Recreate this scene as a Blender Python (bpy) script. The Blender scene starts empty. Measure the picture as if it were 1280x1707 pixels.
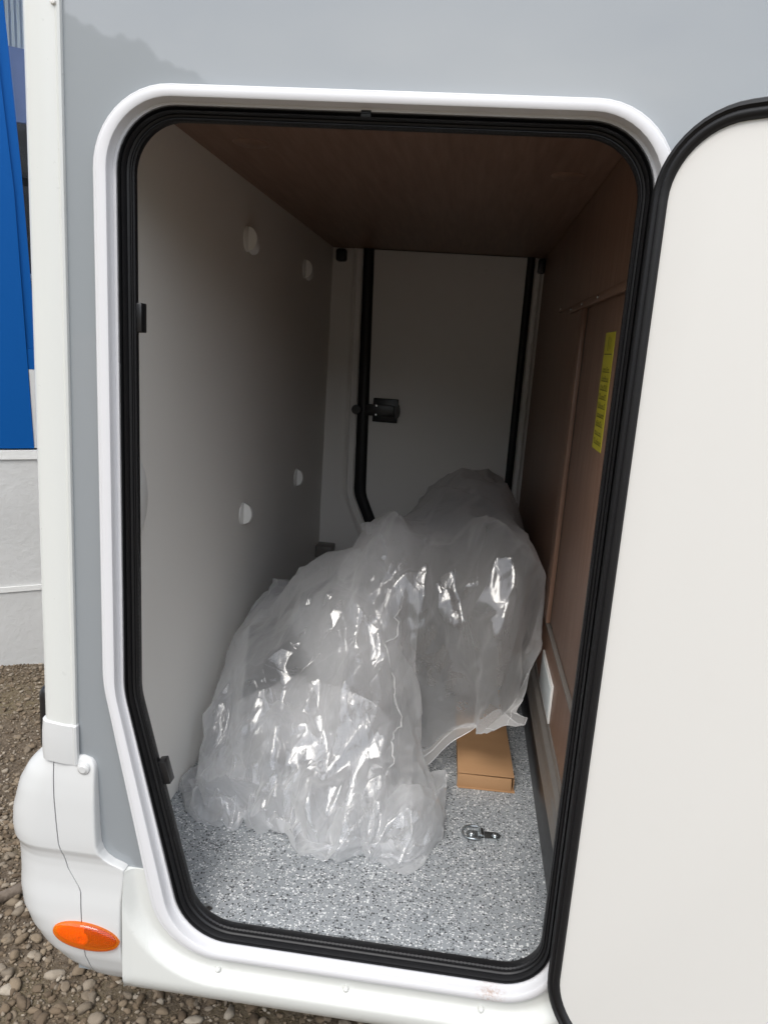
import bpy, bmesh, math, random
import numpy as np
from mathutils import Vector, Matrix
R = math.radians
S = bpy.context.scene
COL = S.collection
rng = np.random.default_rng(7)
random.seed(7)

# ------------------------------------------------------------------ camera
cd = bpy.data.cameras.new('camera'); cam = bpy.data.objects.new('camera', cd); COL.objects.link(cam)
cd.sensor_fit = 'VERTICAL'; cd.sensor_height = 24.0; cd.lens = 24.0 * 1250 / 1707
cd.clip_start = 0.02; cd.clip_end = 3000
RIGHT = Vector((0.9909, 0.1142, 0.0662)); DOWN = Vector((0.0888, -0.2044, -0.9747)); FWD = Vector((-0.0978, 0.9715, -0.2129))
FWD.normalize(); RIGHT = (RIGHT - FWD * RIGHT.dot(FWD)).normalized(); UP = RIGHT.cross(FWD)
CAMP = Vector((0, -1.30, 1.65))
cam.matrix_world = Matrix(((RIGHT.x, UP.x, -FWD.x, CAMP.x), (RIGHT.y, UP.y, -FWD.y, CAMP.y), (RIGHT.z, UP.z, -FWD.z, CAMP.z), (0, 0, 0, 1)))
S.camera = cam

# ------------------------------------------------------------------ world: cloudy daylight
w = bpy.data.worlds.new('World'); S.world = w; w.use_nodes = True
nt = w.node_tree; nt.nodes.clear()
SUN_EL, SUN_AZ = R(52), R(195)          # azimuth clockwise from +Y
sky = nt.nodes.new('ShaderNodeTexSky'); sky.sky_type = 'NISHITA'; sky.sun_disc = False
sky.sun_elevation = SUN_EL; sky.sun_rotation = SUN_AZ; sky.air_density = 1.0; sky.dust_density = 4.0
tc = nt.nodes.new('ShaderNodeTexCoord')
mp = nt.nodes.new('ShaderNodeMapping'); mp.inputs['Scale'].default_value = (1.0, 1.0, 2.6)
nz = nt.nodes.new('ShaderNodeTexNoise'); nz.inputs['Scale'].default_value = 2.1; nz.inputs['Detail'].default_value = 6; nz.inputs['Roughness'].default_value = 0.55
rp = nt.nodes.new('ShaderNodeValToRGB')
rp.color_ramp.elements[0].position = 0.38; rp.color_ramp.elements[0].color = (5.6, 6.3, 7.6, 1)
rp.color_ramp.elements[1].position = 0.66; rp.color_ramp.elements[1].color = (12.5, 12.6, 12.6, 1)
mx = nt.nodes.new('ShaderNodeMix'); mx.data_type = 'RGBA'; mx.inputs[0].default_value = 0.82
bg = nt.nodes.new('ShaderNodeBackground'); bg.inputs['Strength'].default_value = 0.13
wo = nt.nodes.new('ShaderNodeOutputWorld')
L = nt.links.new
L(tc.outputs['Generated'], mp.inputs[0]); L(mp.outputs[0], nz.inputs['Vector']); L(nz.outputs['Fac'], rp.inputs[0])
L(sky.outputs[0], mx.inputs[6]); L(rp.outputs[0], mx.inputs[7]); L(mx.outputs[2], bg.inputs['Color']); L(bg.outputs[0], wo.inputs[0])

sd = bpy.data.lights.new('sun', 'SUN'); sd.energy = 1.1; sd.angle = R(25); sd.color = (1, 0.96, 0.9)
sun = bpy.data.objects.new('sun', sd); COL.objects.link(sun)
sdir = Vector((math.sin(SUN_AZ) * math.cos(SUN_EL), math.cos(SUN_AZ) * math.cos(SUN_EL), math.sin(SUN_EL)))
sun.rotation_euler = (-sdir).to_track_quat('-Z', 'Y').to_euler()
S.view_settings.view_transform = 'Standard'; S.view_settings.look = 'None'
S.view_settings.exposure = 0.95; S.view_settings.gamma = 1.0; S.view_settings.use_curve_mapping = False
S.cycles.max_bounces = 14; S.cycles.diffuse_bounces = 7; S.cycles.transparent_max_bounces = 24
S.cycles.glossy_bounces = 5; S.cycles.transmission_bounces = 8
S.cycles.use_denoising = True

# ------------------------------------------------------------------ material helpers
class NT:
    def __init__(s, name):
        s.m = bpy.data.materials.new(name); s.m.use_nodes = True; s.t = s.m.node_tree; s.t.nodes.clear()
        s.out = s.n('OutputMaterial'); s.tc = s.n('TexCoord')
    def n(s, typ, **kw):
        nd = s.t.nodes.new('ShaderNode' + typ)
        for k, v in kw.items():
            if k.startswith('_'): setattr(nd, k[1:], v)
            else: nd.inputs[k.replace('__', ' ')].default_value = v
        return nd
    def l(s, a, b): s.t.links.new(a, b)
    def map(s, scale, src='Object', rot=(0, 0, 0)):
        mp = s.n('Mapping'); mp.inputs['Scale'].default_value = scale; mp.inputs['Rotation'].default_value = rot
        s.l(s.tc.outputs[src], mp.inputs[0]); return mp.outputs[0]
    def noise(s, vec, scale, detail=4, rough=.55, dist=0):
        nz = s.n('TexNoise', Scale=scale, Detail=detail, Roughness=rough, Distortion=dist); s.l(vec, nz.inputs['Vector']); return nz.outputs['Fac']
    def ramp(s, fac, stops, interp='LINEAR'):
        r = s.n('ValToRGB'); cr = r.color_ramp; cr.interpolation = interp
        while len(cr.elements) < len(stops): cr.elements.new(1)
        for e, (p, c) in zip(cr.elements, stops): e.position = p; e.color = c if len(c) == 4 else (*c, 1)
        s.l(fac, r.inputs[0]); return r.outputs[0]
    def mixc(s, fac, a, b, blend='MIX'):
        m = s.n('Mix', _data_type='RGBA', _blend_type=blend)
        for v, i in ((fac, 0), (a, 6), (b, 7)):
            if hasattr(v, 'is_linked'): s.l(v, m.inputs[i])
            else: m.inputs[i].default_value = v if i == 0 else (v if len(v) == 4 else (*v, 1))
        return m.outputs[2]
    def math(s, op, a, b=0.0):
        m = s.n('Math', _operation=op)
        for v, i in ((a, 0), (b, 1)):
            if hasattr(v, 'is_linked'): s.l(v, m.inputs[i])
            else: m.inputs[i].default_value = v
        return m.outputs[0]
    def bump(s, h, strength=.3, dist=.01, normal=None):
        b = s.n('Bump', Strength=strength, Distance=dist); s.l(h, b.inputs['Height'])
        if normal is not None: s.l(normal, b.inputs['Normal'])
        return b.outputs[0]
    def bsdf(s, col, rough=.5, normal=None, **kw):
        p = s.n('BsdfPrincipled')
        for v, k in ((col, 'Base Color'), (rough, 'Roughness')):
            if hasattr(v, 'is_linked'): s.l(v, p.inputs[k])
            else: p.inputs[k].default_value = v if k == 'Roughness' else (*v, 1)
        if normal is not None: s.l(normal, p.inputs['Normal'])
        for k, v in kw.items(): p.inputs[k.replace('__', ' ')].default_value = v
        s.l(p.outputs[0], s.out.inputs[0]); return p

MAT = {}
def paint(name, col, rough, var=.05, coat=0., orange=.02, dirt=.0, scuff=None, streak=0., **kw):
    t = NT(name); v = t.map((1, 1, 1))
    n1 = t.noise(v, 3.0, 6); n2 = t.noise(v, 60, 3)
    c = t.mixc(t.math('MULTIPLY', n1, var * 4), col, tuple(x * (1 - var * 2) for x in col))
    if dirt:
        d = t.ramp(t.noise(v, 9, 8, .7), [(.55, (0, 0, 0)), (.75, (1, 1, 1))])
        c = t.mixc(t.math('MULTIPLY', d, dirt), c, (.42, .38, .33))
    if scuff:      # a rubbed brownish mark with a shape of its own
        ds = t.n('VectorMath', _operation='DISTANCE'); t.l(v, ds.inputs[0]); ds.inputs[1].default_value = scuff[:3]
        k = t.math('SUBTRACT', 1.0, t.math('DIVIDE', ds.outputs['Value'], scuff[3])); k = t.math('MULTIPLY', t.math('MAXIMUM', k, 0.0), t.ramp(t.noise(v, 130, 5, .7), [(.42, (0, 0, 0)), (.62, (1, 1, 1))]))
        c = t.mixc(t.math('MINIMUM', t.math('MULTIPLY', k, 1.1), .8), c, (.42, .30, .24))
    if streak:     # pale scratches running down the panel
        mp = t.n('Mapping'); mp.inputs['Scale'].default_value = (70, 1, 5); t.l(v, mp.inputs[0])
        k = t.math('MULTIPLY', t.ramp(t.noise(mp.outputs[0], 1.0, 2), [(.70, (0, 0, 0)), (.76, (1, 1, 1))]), t.ramp(t.noise(v, 5, 2), [(.5, (0, 0, 0)), (.6, (1, 1, 1))]))
        c = t.mixc(t.math('MULTIPLY', k, streak), c, (.6, .62, .63))
    r = t.math('ADD', t.math('MULTIPLY', n2, .12), rough - .06)
    p = t.bsdf(c, r, t.bump(n2, orange, .002), **kw)
    if coat: p.inputs['Coat Weight'].default_value = coat; p.inputs['Coat Roughness'].default_value = .03
    MAT[name] = t.m; return t.m
paint('white_gelcoat', (.61, .62, .595), .30, .03, orange=.006, dirt=.04)
paint('white_frame', (.625, .625, .64), .38, .02, orange=.006, dirt=.05, scuff=(.150, -.018, .408, .035))
paint('white_bumper', (.555, .56, .555), .24, .02, orange=.0, dirt=.04)
paint('silver_paint', (.245, .265, .28), .42, .05, coat=1.0, orange=.0, dirt=.03, streak=.0, Metallic=.0)
paint('door_liner', (.645, .635, .61), .42, .02, orange=.03, dirt=.03)
paint('cream_wall', (.78, .76, .715), .55, .03, orange=.05)
paint('far_wall', (.76, .735, .70), .5, .03, orange=.05)
paint('white_plastic', (.78, .77, .74), .35, .02)
paint('black_rubber', (.008, .008, .009), .45, .1, orange=.06, Specular__IOR__Level=.35)
paint('black_plastic', (.010, .010, .011), .35, .1, orange=.06)
paint('dark_under', (.03, .03, .03), .8, .2)
paint('blue_wall', (.0, .075, .29), .6, .08, orange=.2, Specular__IOR__Level=.15)
paint('blue_awning', (.28, .36, .62), .6, .2, orange=.1)
paint('grey_profile', (.17, .155, .14), .38, .12, orange=.05)
paint('vent_grey', (.50, .53, .53), .4, .05)
paint('pale_board', (.62, .64, .64), .6, .1)
paint('shop_dark', (.02, .02, .022), .6, .3)
paint('sticker_yellow', (.52, .46, .03), .45, .05)
paint('print_black', (.02, .02, .015), .5, .05)

def m_steel():
    t = NT('zinc_steel'); v = t.map((1, 1, 1)); n = t.noise(v, 120, 3)
    t.bsdf(t.ramp(n, [(.3, (.42, .46, .48)), (.7, (.66, .69, .70))]), .26, t.bump(n, .15, .001), Metallic=1.0); MAT['steel'] = t.m
m_steel()

def m_wood(name, rot, dark=1.0):
    t = NT(name); v = t.map((1, 1, 1), rot=rot)
    mp = t.n('Mapping'); mp.inputs['Scale'].default_value = (9, 9, .7); t.l(v, mp.inputs[0])
    g = t.noise(mp.outputs[0], 6, 8, .65, .4)
    mp2 = t.n('Mapping'); mp2.inputs['Scale'].default_value = (90, 90, 2.0); t.l(v, mp2.inputs[0])
    f = t.noise(mp2.outputs[0], 8, 3, .6)
    c = t.ramp(g, [(.25, tuple(dark * x for x in (.155, .082, .052))), (.5, tuple(dark * x for x in (.235, .135, .092))), (.75, tuple(dark * x for x in (.315, .195, .140)))])
    c = t.mixc(t.math('MULTIPLY', f, .45), c, tuple(dark * x for x in (.13, .075, .05)))
    t.bsdf(c, .42, t.bump(f, .12, .002)); MAT[name] = t.m
m_wood('wood_upright', (0, 0, 0)); m_wood('wood_along', (R(90), 0, 0))

def m_floor():
    t = NT('speckled_vinyl'); v = t.map((1, 1, 1))
    base = t.ramp(t.noise(v, 5, 5), [(.3, (.25, .268, .28)), (.7, (.29, .305, .315))])
    c = base
    for sc, seed, lo, hi in ((170, 0, .20, .80), (290, 3.3, .16, .84)):
        mp = t.n('Mapping'); mp.inputs['Location'].default_value = (seed, seed * 2, 0); t.l(v, mp.inputs[0])
        vo = t.n('TexVoronoi', Scale=sc, Randomness=1.0); t.l(mp.outputs[0], vo.inputs['Vector'])
        sp = t.n('SeparateColor'); t.l(vo.outputs['Color'], sp.inputs[0])
        near = t.math('LESS_THAN', vo.outputs['Distance'], .44)
        bl = t.math('MULTIPLY', t.math('LESS_THAN', sp.outputs[0], lo), near)
        wh = t.math('MULTIPLY', t.math('GREATER_THAN', sp.outputs[0], hi), near)
        c = t.mixc(bl, c, (.03, .032, .036)); c = t.mixc(wh, c, (.66, .67, .67))
    n = t.noise(v, 400, 2)
    t.bsdf(c, .48, t.bump(n, .12, .001)); MAT['floor'] = t.m
m_floor()

def m_card():
    t = NT('cardboard'); v = t.map((1, 1, 1))
    mp = t.n('Mapping'); mp.inputs['Scale'].default_value = (1, 6, 1); t.l(v, mp.inputs[0])
    n = t.noise(mp.outputs[0], 3, 3); f = t.noise(v, 220, 3)
    c = t.ramp(n, [(.3, (.35, .195, .092)), (.7, (.385, .222, .108))]); c = t.mixc(t.math('MULTIPLY', f, .25), c, (.25, .14, .07))
    t.bsdf(c, .8, t.bump(n, .25, .002)); MAT['cardboard'] = t.m
m_card()

def m_amber():
    t = NT('amber_lens'); lw = t.n('LayerWeight', Blend=.5)
    tr = t.n('BsdfTransparent', Color=(1.0, .50, .05, 1)); df = t.n('BsdfDiffuse', Color=(.9, .20, .005, 1)); gl = t.n('BsdfGlossy', Roughness=.05)
    m1 = t.n('MixShader'); t.l(t.math('ADD', t.math('MULTIPLY', lw.outputs['Facing'], .6), .10), m1.inputs[0]); t.l(tr.outputs[0], m1.inputs[1]); t.l(df.outputs[0], m1.inputs[2])
    m2 = t.n('MixShader'); t.l(t.math('ADD', t.math('MULTIPLY', t.math('POWER', lw.outputs['Facing'], 4.0), .6), .05), m2.inputs[0]); t.l(m1.outputs[0], m2.inputs[1]); t.l(gl.outputs[0], m2.inputs[2])
    t.l(m2.outputs[0], t.out.inputs[0]); MAT['amber'] = t.m
    t = NT('amber_reflector'); v = t.map((1, 1, 1))
    vo = t.n('TexVoronoi', Scale=300, Randomness=.1); t.l(v, vo.inputs['Vector'])
    c = t.ramp(vo.outputs['Distance'], [(.1, (1.0, .46, .05)), (.6, (.9, .24, .01))])
    t.bsdf(c, .25, t.bump(vo.outputs['Distance'], .6, .003)); MAT['amber_reflector'] = t.m
    t = NT('amber_dark'); v = t.map((1, 1, 1))
    vo = t.n('TexVoronoi', Scale=260, Randomness=.3); t.l(v, vo.inputs['Vector'])
    t.bsdf(t.ramp(vo.outputs['Distance'], [(.1, (.60, .12, .005)), (.6, (.34, .045, .002))]), .3, t.bump(vo.outputs['Distance'], .8, .004)); MAT['amber_dark'] = t.m
m_amber()

def m_film(name, milk, tint, scale):
    t = NT(name); v = t.map((1, 1, 1), 'UV')
    wv = t.n('TexNoise', Scale=scale * .5, Detail=2); t.l(v, wv.inputs['Vector'])
    add = t.n('VectorMath', _operation='MULTIPLY_ADD'); t.l(wv.outputs['Color'], add.inputs[0])
    add.inputs[1].default_value = (.12, .12, .12); t.l(v, add.inputs[2])
    # thin straight creases with flat film between: edges of stretched cells
    hs = None
    for sc, rot, sx, wgt in ((scale, .5, .45, 1.0), (scale * 1.6, -.9, .4, .6), (scale * 3.2, .2, .6, .28), (scale * 9, .8, .8, .05)):
        mp = t.n('Mapping'); mp.inputs['Rotation'].default_value = (0, 0, rot); mp.inputs['Scale'].default_value = (1, sx, 1); t.l(add.outputs[0], mp.inputs[0])
        vo = t.n('TexVoronoi', _feature='DISTANCE_TO_EDGE', Scale=sc, Randomness=1.0); t.l(mp.outputs[0], vo.inputs['Vector'])
        h = t.math('POWER', t.math('MINIMUM', vo.outputs['Distance'], .5), .6)
        h = t.math('MULTIPLY', h, -wgt); hs = h if hs is None else t.math('ADD', hs, h)
    nrm = t.bump(hs, .30, .016)
    lw = t.n('LayerWeight', Blend=.5); t.l(nrm, lw.inputs['Normal'])
    dif = t.n('BsdfDiffuse', Color=(*tint, 1)); t.l(nrm, dif.inputs['Normal'])
    trl = t.n('BsdfTranslucent', Color=(*tint, 1)); t.l(nrm, trl.inputs['Normal'])
    m1 = t.n('MixShader', Fac=.5); t.l(dif.outputs[0], m1.inputs[1]); t.l(trl.outputs[0], m1.inputs[2])
    tr = t.n('BsdfTransparent', Color=(.97, .97, .975, 1))
    fac = t.math('ADD', t.math('MULTIPLY', t.math('POWER', lw.outputs['Facing'], 1.5), .55), milk)
    m2 = t.n('MixShader'); t.l(fac, m2.inputs[0]); t.l(tr.outputs[0], m2.inputs[1]); t.l(m1.outputs[0], m2.inputs[2])
    gl = t.n('BsdfGlossy', Roughness=.14, Color=(1, 1, 1, 1)); t.l(nrm, gl.inputs['Normal'])
    fr = t.math('ADD', t.math('MULTIPLY', t.math('POWER', lw.outputs['Facing'], 4.0), .5), .058)
    m3 = t.n('MixShader'); t.l(fr, m3.inputs[0]); t.l(m2.outputs[0], m3.inputs[1]); t.l(gl.outputs[0], m3.inputs[2])
    t.l(m3.outputs[0], t.out.inputs[0]); MAT[name] = t.m
m_film('film_front', .27, (.90, .905, .91), 8.0)
m_film('film_hem', .45, (.92, .92, .92), 30.0)
m_film('film_back', .28, (.86, .855, .85), 6.0)

def m_fabric(name, a, b):
    t = NT(name); v = t.map((1, 1, 1))
    n = t.noise(v, 6, 6); f = t.noise(v, 300, 2)
    t.bsdf(t.ramp(n, [(.3, a), (.7, b)]), .7, t.bump(f, .3, .002)); MAT[name] = t.m
m_fabric('cushion_dark', (.085, .08, .078), (.13, .125, .12)); m_fabric('cushion_light', (.42, .42, .42), (.54, .54, .53))

def m_stone():
    t = NT('gravel_stone'); g = t.n('NewGeometry')
    c = t.ramp(g.outputs['Random Per Island'], [(0, (.085, .060, .038)), (.25, (.15, .108, .068)), (.5, (.24, .185, .125)), (.72, (.17, .14, .105)), (.9, (.30, .25, .19)), (1, (.42, .37, .30))])
    v = t.map((1, 1, 1)); n = t.noise(v, 55, 6, .65)
    c = t.mixc(t.math('MULTIPLY', n, .55), c, (.10, .072, .045))
    t.bsdf(c, .85, t.bump(n, .5, .006)); MAT['stone'] = t.m
    t = NT('ground_soil'); v = t.map((1, 1, 1))
    n = t.noise(v, 2.2, 8, .6); f = t.noise(v, 70, 6, .7)
    c = t.ramp(n, [(.32, (.075, .052, .034)), (.5, (.115, .085, .055)), (.68, (.15, .118, .062))])
    vo = t.n('TexVoronoi', Scale=55); t.l(v, vo.inputs['Vector'])
    c = t.mixc(t.ramp(f, [(.45, (0, 0, 0)), (.65, (.6, .6, .6))]), c, (.22, .175, .13))
    t.bsdf(c, .95, t.bump(f, .8, .02)); MAT['soil'] = t.m
    t = NT('dry_stick'); v = t.map((1, 1, 1)); n = t.noise(v, 40, 5)
    t.bsdf(t.ramp(n, [(.3, (.10, .075, .055)), (.7, (.21, .17, .135))]), .9, t.bump(n, .6, .01)); MAT['stick'] = t.m
    t = NT('white_render'); v = t.map((1, 1, 1)); n = t.noise(v, 26, 7, .62); b = t.noise(v, 2, 5)
    t.bsdf(t.ramp(b, [(.3, (.50, .50, .49)), (.7, (.60, .60, .59))]), .85, t.bump(n, .28, .012)); MAT['render_wall'] = t.m
    t = NT('white_band'); v = t.map((1, 1, 1)); n = t.noise(v, 50, 5)
    t.bsdf((.70, .70, .68), .7, t.bump(n, .25, .008)); MAT['band'] = t.m
    t = NT('hill_forest'); v = t.map((1, 1, 1)); n = t.noise(v, .06, 8, .7)
    t.bsdf(t.ramp(n, [(.3, (.06, .075, .06)), (.7, (.12, .135, .10))]), .95); MAT['hill'] = t.m
    t = NT('window_glass'); t.bsdf((.9, .93, .95), .03, None, Transmission__Weight=1.0, IOR=1.15); MAT['glass'] = t.m
    t = NT('corrugated_sheet'); v = t.map((1, 1, 1)); wv = t.n('TexWave', Scale=14); t.l(v, wv.inputs['Vector'])
    t.bsdf((.72, .77, .80), .4, t.bump(wv.outputs['Fac'], .6, .02)); MAT['sheet'] = t.m
m_stone()
for nm, c in (('bottle_green', (.04, .24, .20)), ('bottle_clear', (.50, .55, .56)), ('card_yellow', (.45, .36, .06)), ('jar_brown', (.14, .06, .03))):
    paint(nm, c, .3, .1)

# ------------------------------------------------------------------ mesh helpers
def mk(name, verts, faces, mat, parent=None, smooth=True, uv=None, angle=40):
    me = bpy.data.meshes.new(name); me.from_pydata([tuple(v) for v in verts], [], faces); me.update()
    o = bpy.data.objects.new(name, me); COL.objects.link(o)
    me.materials.append(MAT[mat])
    bm = bmesh.new(); bm.from_mesh(me); bmesh.ops.recalc_face_normals(bm, faces=bm.faces); bm.to_mesh(me); bm.free()
    if smooth:
        me.polygons.foreach_set('use_smooth', [True] * len(me.polygons))
        if angle: me.set_sharp_from_angle(angle=R(angle))
    if uv is not None:
        ul = me.uv_layers.new(name='UVMap'); li = np.empty(len(me.loops), np.int32); me.loops.foreach_get('vertex_index', li)
        ul.data.foreach_set('uv', np.asarray(uv, np.float32)[li].ravel())
    if parent: o.parent = parent
    return o
def bmobj(name, bm, mat, parent=None, smooth=True, angle=40):
    me = bpy.data.meshes.new(name); bm.to_mesh(me); bm.free(); me.materials.append(MAT[mat])
    o = bpy.data.objects.new(name, me); COL.objects.link(o)
    if smooth:
        me.polygons.foreach_set('use_smooth', [True] * len(me.polygons)); me.set_sharp_from_angle(angle=R(angle))
    if parent: o.parent = parent
    return o
def box(name, lo, hi, mat, parent=None, bevel=.003, loc=None, seg=2):
    bm = bmesh.new(); bmesh.ops.create_cube(bm, size=1)
    lo = Vector(lo); hi = Vector(hi)
    for v in bm.verts: v.co = Vector([lo[i] + (v.co[i] + .5) * (hi[i] - lo[i]) for i in range(3)])
    if bevel: bmesh.ops.bevel(bm, geom=bm.edges[:], offset=bevel, segments=seg, affect='EDGES', profile=.5)
    o = bmobj(name, bm, mat, parent)
    if loc: o.location = loc
    return o
def empty(name, loc=(0, 0, 0), label=None, cat=None, group=None):
    o = bpy.data.objects.new(name, None); COL.objects.link(o); o.location = loc; o.empty_display_size = .1
    if label: tag(o, label, cat, group)
    return o
def tag(o, label=None, cat=None, group=None, kind=None):
    if label: o['label'] = label
    if cat: o['category'] = cat
    if group: o['group'] = group
    if kind: o['kind'] = kind
    return o
def loft(rings, closed_ring=True, closed_path=False, cap=False):
    V = [p for r in rings for p in r]; n = len(rings[0]); F = []
    m = len(rings)
    for i in range(m if closed_path else m - 1):
        a = i * n; b = ((i + 1) % m) * n
        for j in range(n if closed_ring else n - 1):
            k = (j + 1) % n; F.append((a + j, a + k, b + k, b + j))
    if cap and closed_ring and not closed_path:
        F.append(tuple(range(n))); F.append(tuple((m - 1) * n + j for j in range(n)))
    return V, F
def tube_pts(path, rad, n=10):
    """rings around a polyline; rad a number or list"""
    P = [Vector(p) for p in path]; out = []; up = Vector((0, 0, 1)); prev = None
    for i, p in enumerate(P):
        t = (P[min(i + 1, len(P) - 1)] - P[max(i - 1, 0)]).normalized()
        if prev is None:
            a = t.orthogonal().normalized()
        else:
            a = (prev - t * prev.dot(t)).normalized()
        prev = a; b = t.cross(a); r = rad[i] if hasattr(rad, '__len__') else rad
        out.append([p + (a * math.cos(2 * math.pi * k / n) + b * math.sin(2 * math.pi * k / n)) * r for k in range(n)])
    return out
def tube(name, path, rad, mat, parent=None, n=10, closed=False):
    V, F = loft(tube_pts(path, rad, n), True, closed, not closed)
    return mk(name, V, F, mat, parent)
def lathe(name, prof, mat, parent=None, axis='z', n=20, loc=(0, 0, 0)):
    rings = []
    for r, h in prof:
        ring = []
        for k in range(n):
            a = 2 * math.pi * k / n; c, s = r * math.cos(a), r * math.sin(a)
            ring.append({'z': (c, s, h), 'y': (c, h, s), 'x': (h, c, s)}[axis])
        rings.append(ring)
    V, F = loft(rings, True, False, True); o = mk(name, V, F, mat, parent); o.location = loc; return o
def rpoly(vs, rad, nc=9, ne=14):
    """rounded polygon in (x, z); same count of points for the same numbers of vertices"""
    n = len(vs); arcs = []
    for i in range(n):
        p = np.array(vs[i], float); a = np.array(vs[i - 1], float) - p; b = np.array(vs[(i + 1) % n], float) - p
        a /= np.linalg.norm(a); b /= np.linalg.norm(b); th = math.acos(max(-1, min(1, a @ b)))
        d = rad[i] / math.tan(th / 2); c = p + (a + b) / np.linalg.norm(a + b) * rad[i] / math.sin(th / 2)
        s = p + a * d - c; e = p + b * d - c
        a0 = math.atan2(s[1], s[0]); da = math.atan2(e[1], e[0]) - a0
        da = (da + math.pi) % (2 * math.pi) - math.pi
        arcs.append([c + rad[i] * np.array((math.cos(a0 + da * k / nc), math.sin(a0 + da * k / nc))) for k in range(nc + 1)])
    out = []
    for i in range(n):
        out += arcs[i]; e = arcs[i][-1]; s = arcs[(i + 1) % n][0]
        out += [e + (s - e) * k / ne for k in range(1, ne)]
    return np.array(out)
def sweep(name, loops_y, mat, parent=None, closed_profile=False, angle=35):
    rings = [[(p[0], y, p[1]) for p in lp] for lp, y in loops_y]
    V, F = loft(rings, True, closed_profile); return mk(name, V, F, mat, parent, angle=angle)

# ------------------------------------------------------------------ setting: ground, hills
def ground():
    xs = np.concatenate([[-900, -200, -40, -12, -6], np.linspace(-4, 2.5, 66), [6, 12, 40, 200, 900]])
    ys = np.concatenate([[-900, -200, -40, -12, -5], np.linspace(-2, 5, 72), [8, 14, 40, 200, 900]])
    V = []; F = []
    for i, x in enumerate(xs):
        for j, y in enumerate(ys):
            z = 0.012 * math.sin(x * 5.1 + 1.3 * math.sin(y * 3.3)) + 0.010 * math.sin(y * 6.7 + x * 2.2) if abs(x) < 5 and abs(y) < 6 else 0
            V.append((x, y, z))
    ny = len(ys)
    for i in range(len(xs) - 1):
        for j in range(ny - 1):
            F.append((i * ny + j, (i + 1) * ny + j, (i + 1) * ny + j + 1, i * ny + j + 1))
    return tag(mk('ground', V, F, 'soil'), kind='structure')
ground()
def gz(x, y): return 0.012 * math.sin(x * 5.1 + 1.3 * math.sin(y * 3.3)) + 0.010 * math.sin(y * 6.7 + x * 2.2)

def hills():
    V = []; F = []; n = 1440; m = 10
    for i in range(n):
        a = 2 * math.pi * i / n          # clockwise from +y
        base = 9 + 3.5 * math.sin(a * 3 + 1) + 2 * math.sin(a * 7)
        # wooded mountain behind the photographer, to the left
        dg = math.degrees(a); base = max(base, min(23, 19.3 + (dg - 209) * .25) * (1 if 130 < dg < 262 else 0))
        base += .22 * math.sin(a * 41) + .18 * math.sin(a * 97 + 1) + .10 * math.sin(a * 230) + .07 * math.sin(a * 391 + 2) + random.uniform(-.09, .09)
        top = math.tan(R(max(base, 2))) * 420
        for j in range(m):
            f = j / (m - 1); r = 420 - 170 * (1 - f) ; z = top * (f ** 1.3)
            V.append((r * math.sin(a), r * math.cos(a), z - 2))
    for i in range(n):
        for j in range(m - 1):
            k = (i + 1) % n; F.append((i * m + j, k * m + j, k * m + j + 1, i * m + j + 1))
    return tag(mk('hills', V, F, 'hill', angle=None), kind='structure')
hills()

# ------------------------------------------------------------------ motorhome
MH = empty('motorhome', (0, 0, 0), 'white and silver grey motorhome with its rear side garage door open', 'motorhome')
XL, XR, FZ, CZ, YB = -.695, .295, .43, 2.10, 2.38

OUT = rpoly([(-.660, 2.047), (.292, 2.047), (.292, .386), (-.535, .386), (-.655, .98)], [.135, .135, .13, .15, .30], 12, 22)
INN = rpoly([(-.603, 2.000), (.243, 2.000), (.243, .435), (-.466, .435), (-.596, .945)], [.085, .095, .075, .10, .20], 12, 22)
def lp(f): return OUT * (1 - f) + INN * f

def side_panel():
    bm = bmesh.new()
    def loopv(pts): 
        vs = [bm.verts.new((p[0], 0, p[1])) for p in pts]
        return [bm.edges.new((vs[i], vs[(i + 1) % len(vs)])) for i in range(len(vs))]
    rect = [(-.725, 2.86), (2.6, 2.86), (2.6, .30), (-.725, .30)]
    e = loopv(rect) + loopv(lp(.2))
    bmesh.ops.triangle_fill(bm, use_beauty=True, use_dissolve=False, edges=e)
    bmesh.ops.recalc_face_normals(bm, faces=bm.faces)
    g = bmesh.ops.solidify(bm, geom=bm.faces[:], thickness=.012)
    ys = [v.co.y for v in bm.verts]
    if min(ys) < -.005:
        for v in bm.verts: v.co.y += .012
    return bmobj('side_panel', bm, 'silver_paint', MH, smooth=False)
side_panel()

# white frame: flat face, step, second lip
prof = [(0, .004), (0, -.010), (.02, -.014), (.05, -.0155), (.10, -.0155), (.13, -.0178), (.16, -.0185), (.38, -.0180), (.43, -.0165), (.45, -.012), (.455, .002), (.475, .005), (.56, .005), (.585, .003), (.60, .006), (.605, .020), (.66, .024), (.70, .036), (.30, .036)]
fr = sweep('door_frame', [(lp(f), y) for f, y in prof], 'white_frame', MH)
# black rubber gasket in the frame: two lips
prof = [(.605, .022), (.615, .006), (.65, .001), (.685, .006), (.70, .013), (.715, .007), (.75, .003), (.79, .008), (.81, .016), (.835, .014), (.88, .015), (.91, .022), (.92, .036), (.61, .036)]
sl = sweep('rubber_seal', [(lp(f), y) for f, y in prof], 'black_rubber', MH, True, 60)
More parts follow.
